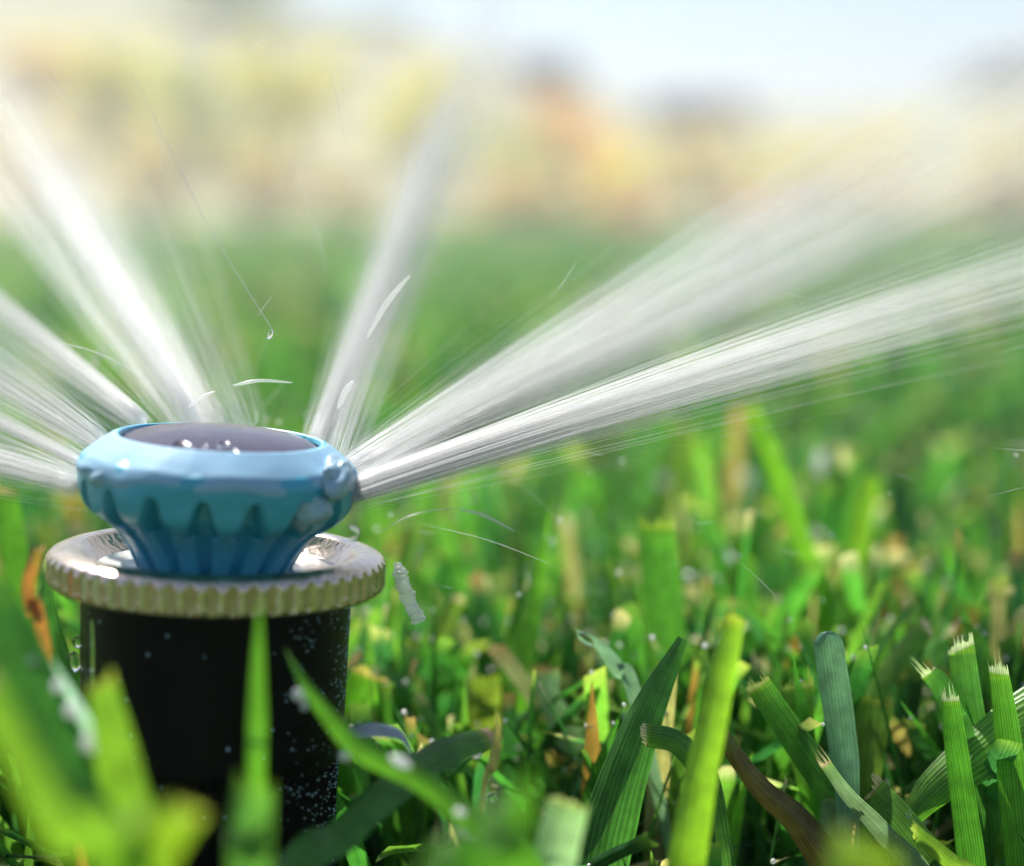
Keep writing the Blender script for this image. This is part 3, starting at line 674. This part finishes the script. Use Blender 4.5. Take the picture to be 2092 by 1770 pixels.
# ------------------------------------------------------------------ planting bed and hillside
YEL = [(.72, .66, .14), (.66, .64, .20), (.80, .74, .20)]; YG = [(.50, .52, .15), (.42, .48, .14), (.60, .58, .2)]
PEACH = [(.78, .63, .34), (.82, .70, .38), (.74, .64, .36)]; STRW = [(.74, .62, .38), (.80, .70, .46), (.68, .60, .36)]
GRN = [(.10, .20, .05), (.14, .25, .07), (.08, .16, .06)]; DUSK = [(.16, .13, .16), (.22, .17, .19), (.13, .13, .15)]
PINK = [(.75, .20, .20), (.80, .30, .28), (.70, .26, .32)]; ORG = [(.85, .52, .16), (.88, .62, .2)]; GREY = [(.22, .27, .28), (.26, .31, .30)]
def plant(label, px, top, y, wpx, cols, cat='shrub', name='shrub', leaves=420, seed=1, leaf=.05, group='shrubs beyond the lawn', bottom=None):
    rg = np.random.default_rng(seed); x = (px - 1046) / FPX * y; z0 = terrain(x, y)
    zt = .1 + (HZ - top) / FPX * y; hgt = max(.12, zt - z0); hw = wpx / 2 / FPX * y
    root = empty(name, (x, y, z0)); tag(root, label, cat, group)
    nc = 9; cl = np.stack([rg.uniform(-.75, .75, nc) * hw, rg.uniform(-.7, .7, nc) * hw, (.30 + rg.uniform(0, .62, nc)) * hgt], 1)
    cl[:, 2] -= (np.abs(cl[:, 0]) / hw) ** 2 * hgt * .25
    k = rg.integers(0, nc, leaves); sc = np.array([hw * .38, hw * .38, hgt * .20])
    p = cl[k] + rg.normal(0, .55, (leaves, 3)) * sc; p[:, 2] = np.clip(p[:, 2], .02, hgt)
    a = rg.normal(0, 1, (leaves, 3)); a /= np.linalg.norm(a, axis=1)[:, None]; b = np.cross(a, rg.normal(0, 1, (leaves, 3))); b /= np.linalg.norm(b, axis=1)[:, None]
    s = (leaf * hw * 3.2 * rg.uniform(.6, 1.4, leaves))[:, None]
    V = np.stack([p - a * s, p - b * s * .5, p + a * s, p + b * s * .5], 1).reshape(-1, 3)
    F = np.arange(leaves * 4).reshape(-1, 4)
    col = np.array(cols)[rg.integers(0, len(cols), leaves)] * rg.uniform(.75, 1.15, (leaves, 1)); col = np.repeat(col.clip(0, .9), 4, 0)
    uv = np.tile(np.array([[0, .5], [.5, 0], [1, .5], [.5, 1]]), (leaves, 1))
    link('crown', np_mesh('crown', V, F, col, uv, False), M_SHRUB, root)
    Mg = Merge()
    for c in cl:
        q = [Vector((0, 0, -.02)), Vector((c[0] * .3, c[1] * .3, c[2] * .5)), Vector(c)]
        V, F = tube_arrays(q, [hgt * .022, hgt * .014, hgt * .006], 5); Mg.add(V, F)
    link('stem', Mg.mesh('stem'), M_BARK, root)
M_BARK = plain('bark', (.16, .11, .08), rough=.9, noise_amt=.3, nscale=20)
GP = 'ornamental grass clumps along the lawn edge'
pl = [
 # label, px, top row, distance, width px, colours
 ('pale peach grass clump behind the thick left jet', 320, 250, 9.4, 170, PEACH, 'ornamental grass'),
 ('cream grass clump between the left jets and the steep one', 530, 270, 9.6, 170, STRW, 'ornamental grass'),
 ('peach grass clump at the left frame edge', 90, 200, 9.8, 200, PEACH, 'ornamental grass'),
 ('brownish grass clump right of the cream one', 700, 330, 9.4, 150, STRW, 'ornamental grass'),
 ('straw clump just right of the steep jet', 1020, 330, 9.4, 180, PEACH, 'ornamental grass'),
 ('low cream clump left of the pink flowers', 1150, 370, 9.3, 160, STRW, 'ornamental grass'),
 ('pink-red flower clump at the lawn edge near the middle', 1290, 420, 8.9, 110, PINK, 'flowers'),
 ('pink flower clump seen through the broad upper right jet', 1580, 440, 8.9, 200, PINK, 'flowers'),
 ('bright yellow bush right of centre', 1290, 290, 11, 130, [(.85, .74, .08), (.80, .72, .12)], 'shrub'),
 ('orange-yellow bush below the dark round tree', 1180, 210, 13, 190, ORG, 'shrub'),
 ('yellow-green bush left of the orange-yellow one', 1060, 250, 12, 170, YG, 'shrub'),
 ('large yellow bush behind the steep jet', 830, 130, 14, 260, YEL, 'shrub'),
 ('yellow bush left of the large one, below the hill crest', 600, 110, 14, 260, YEL, 'shrub'),
 ('grey-green low bush in the gap above the cream clump', 500, 200, 12, 150, GREY + YG, 'shrub'),
 ('yellow-green bush above the peach clumps', 400, 130, 14, 240, YG, 'shrub'),
 ('pale yellow bush in the upper left', 230, 90, 15, 260, YEL, 'shrub'),
 ('peach coloured bush at the upper left edge', 60, 70, 15, 260, PEACH, 'shrub'),
 ('muted green bush under the left hill crest', 480, 50, 22, 260, YG + GREY, 'shrub'),
 ('dusty grey-blue tree at the top left of the hill', 200, -20, 27, 330, GREY, 'tree'),
 ('dark blue-green tree on the hill crest at the top', 470, -20, 28, 240, GREY, 'tree'),
 ('low green scrub on the falling crest', 760, 62, 26, 220, GRN + YG, 'shrub'),
 ('dark round plum tree on the horizon left of centre sky', 1110, 125, 24, 170, DUSK, 'tree'),
 ('low dark plum shrub on the horizon in the middle', 1430, 195, 24, 200, DUSK, 'tree'),
 ('grey-violet tree at the right edge of the horizon', 2080, 140, 26, 260, GREY + DUSK, 'tree'),
 ('straw bush right of the bright yellow one', 1440, 260, 12, 200, STRW, 'shrub'),
 ('cream bush beneath the middle horizon shrub', 1620, 270, 13, 240, STRW + YEL, 'shrub'),
 ('yellowish bush behind the broad upper right jet', 1830, 260, 13, 240, YEL + STRW, 'shrub'),
 ('yellowish bush at the right edge', 2060, 260, 12, 240, YEL + STRW, 'shrub'),
 ('tan grass clump right of the pink flowers', 1800, 360, 9.3, 170, PEACH, 'ornamental grass'),
 ('tan grass clump leaning at the right edge', 2010, 340, 9.0, 190, PEACH, 'ornamental grass'),
 ('dark green tuft between the two tan clumps', 1930, 400, 9.1, 60, GRN, 'ornamental grass'),
 ('green tuft left of the tan clump behind the jet', 1700, 420, 9.0, 90, GRN + YG, 'ornamental grass'),
 ('dark green tuft at the foot of the right edge clump', 2080, 380, 8.9, 60, GRN, 'ornamental grass'),
]
for i, (lb, px, tp, y, wp, cs, cat) in enumerate(pl):
    nm = {'ornamental grass': 'ornamental_grass', 'flowers': 'flower_clump', 'tree': 'tree'}.get(cat, 'shrub')
    plant(lb, px, tp, y, wp, cs, cat, nm, 460, i + 3, .05, {'ornamental grass': GP, 'flowers': 'pink flower clumps', 'tree': 'trees on the horizon'}.get(cat, 'shrubs beyond the lawn'))

# ------------------------------------------------------------------ air
import bmesh
def box(name, lo, hi):
    bm = bmesh.new(); bmesh.ops.create_cube(bm, size=1)
    for v in bm.verts: v.co = Vector([(lo[i] + hi[i]) / 2 + v.co[i] * (hi[i] - lo[i]) for i in range(3)])
    me = bpy.data.meshes.new(name); bm.to_mesh(me); bm.free(); return me
hm, t, out = material('haze')
pv = N(t, 'ShaderNodeVolumePrincipled'); pv.inputs['Color'].default_value = (.90, .95, 1, 1); pv.inputs['Density'].default_value = .008
pv.inputs['Anisotropy'].default_value = .3
L(t, pv.outputs[0], out.inputs['Volume'])
tag(link('haze', box('haze', (-152, -122, -1), (152, 122, 7.5)), hm), 'pale humid air over the lawn and hillside', 'haze', None, 'stuff')

bm = bmesh.new(); bmesh.ops.create_icosphere(bm, subdivisions=4, radius=1)
for v in bm.verts: v.co = Vector((v.co.x * 1.5, v.co.y * .95, v.co.z * .42))
mist_me = bpy.data.meshes.new('spray_mist'); bm.to_mesh(mist_me); bm.free()
mm, t, out = material('mist')
pv = N(t, 'ShaderNodeVolumePrincipled'); pv.inputs['Color'].default_value = (.98, .99, 1, 1); pv.inputs['Density'].default_value = .085
pv.inputs['Anisotropy'].default_value = .3
L(t, pv.outputs[0], out.inputs['Volume'])
o = link('spray_mist', mist_me, mm); o.location = (0, 1.28, .12)
tag(o, 'fine water mist drifting over the lawn behind the sprinkler', 'mist', None, 'stuff')
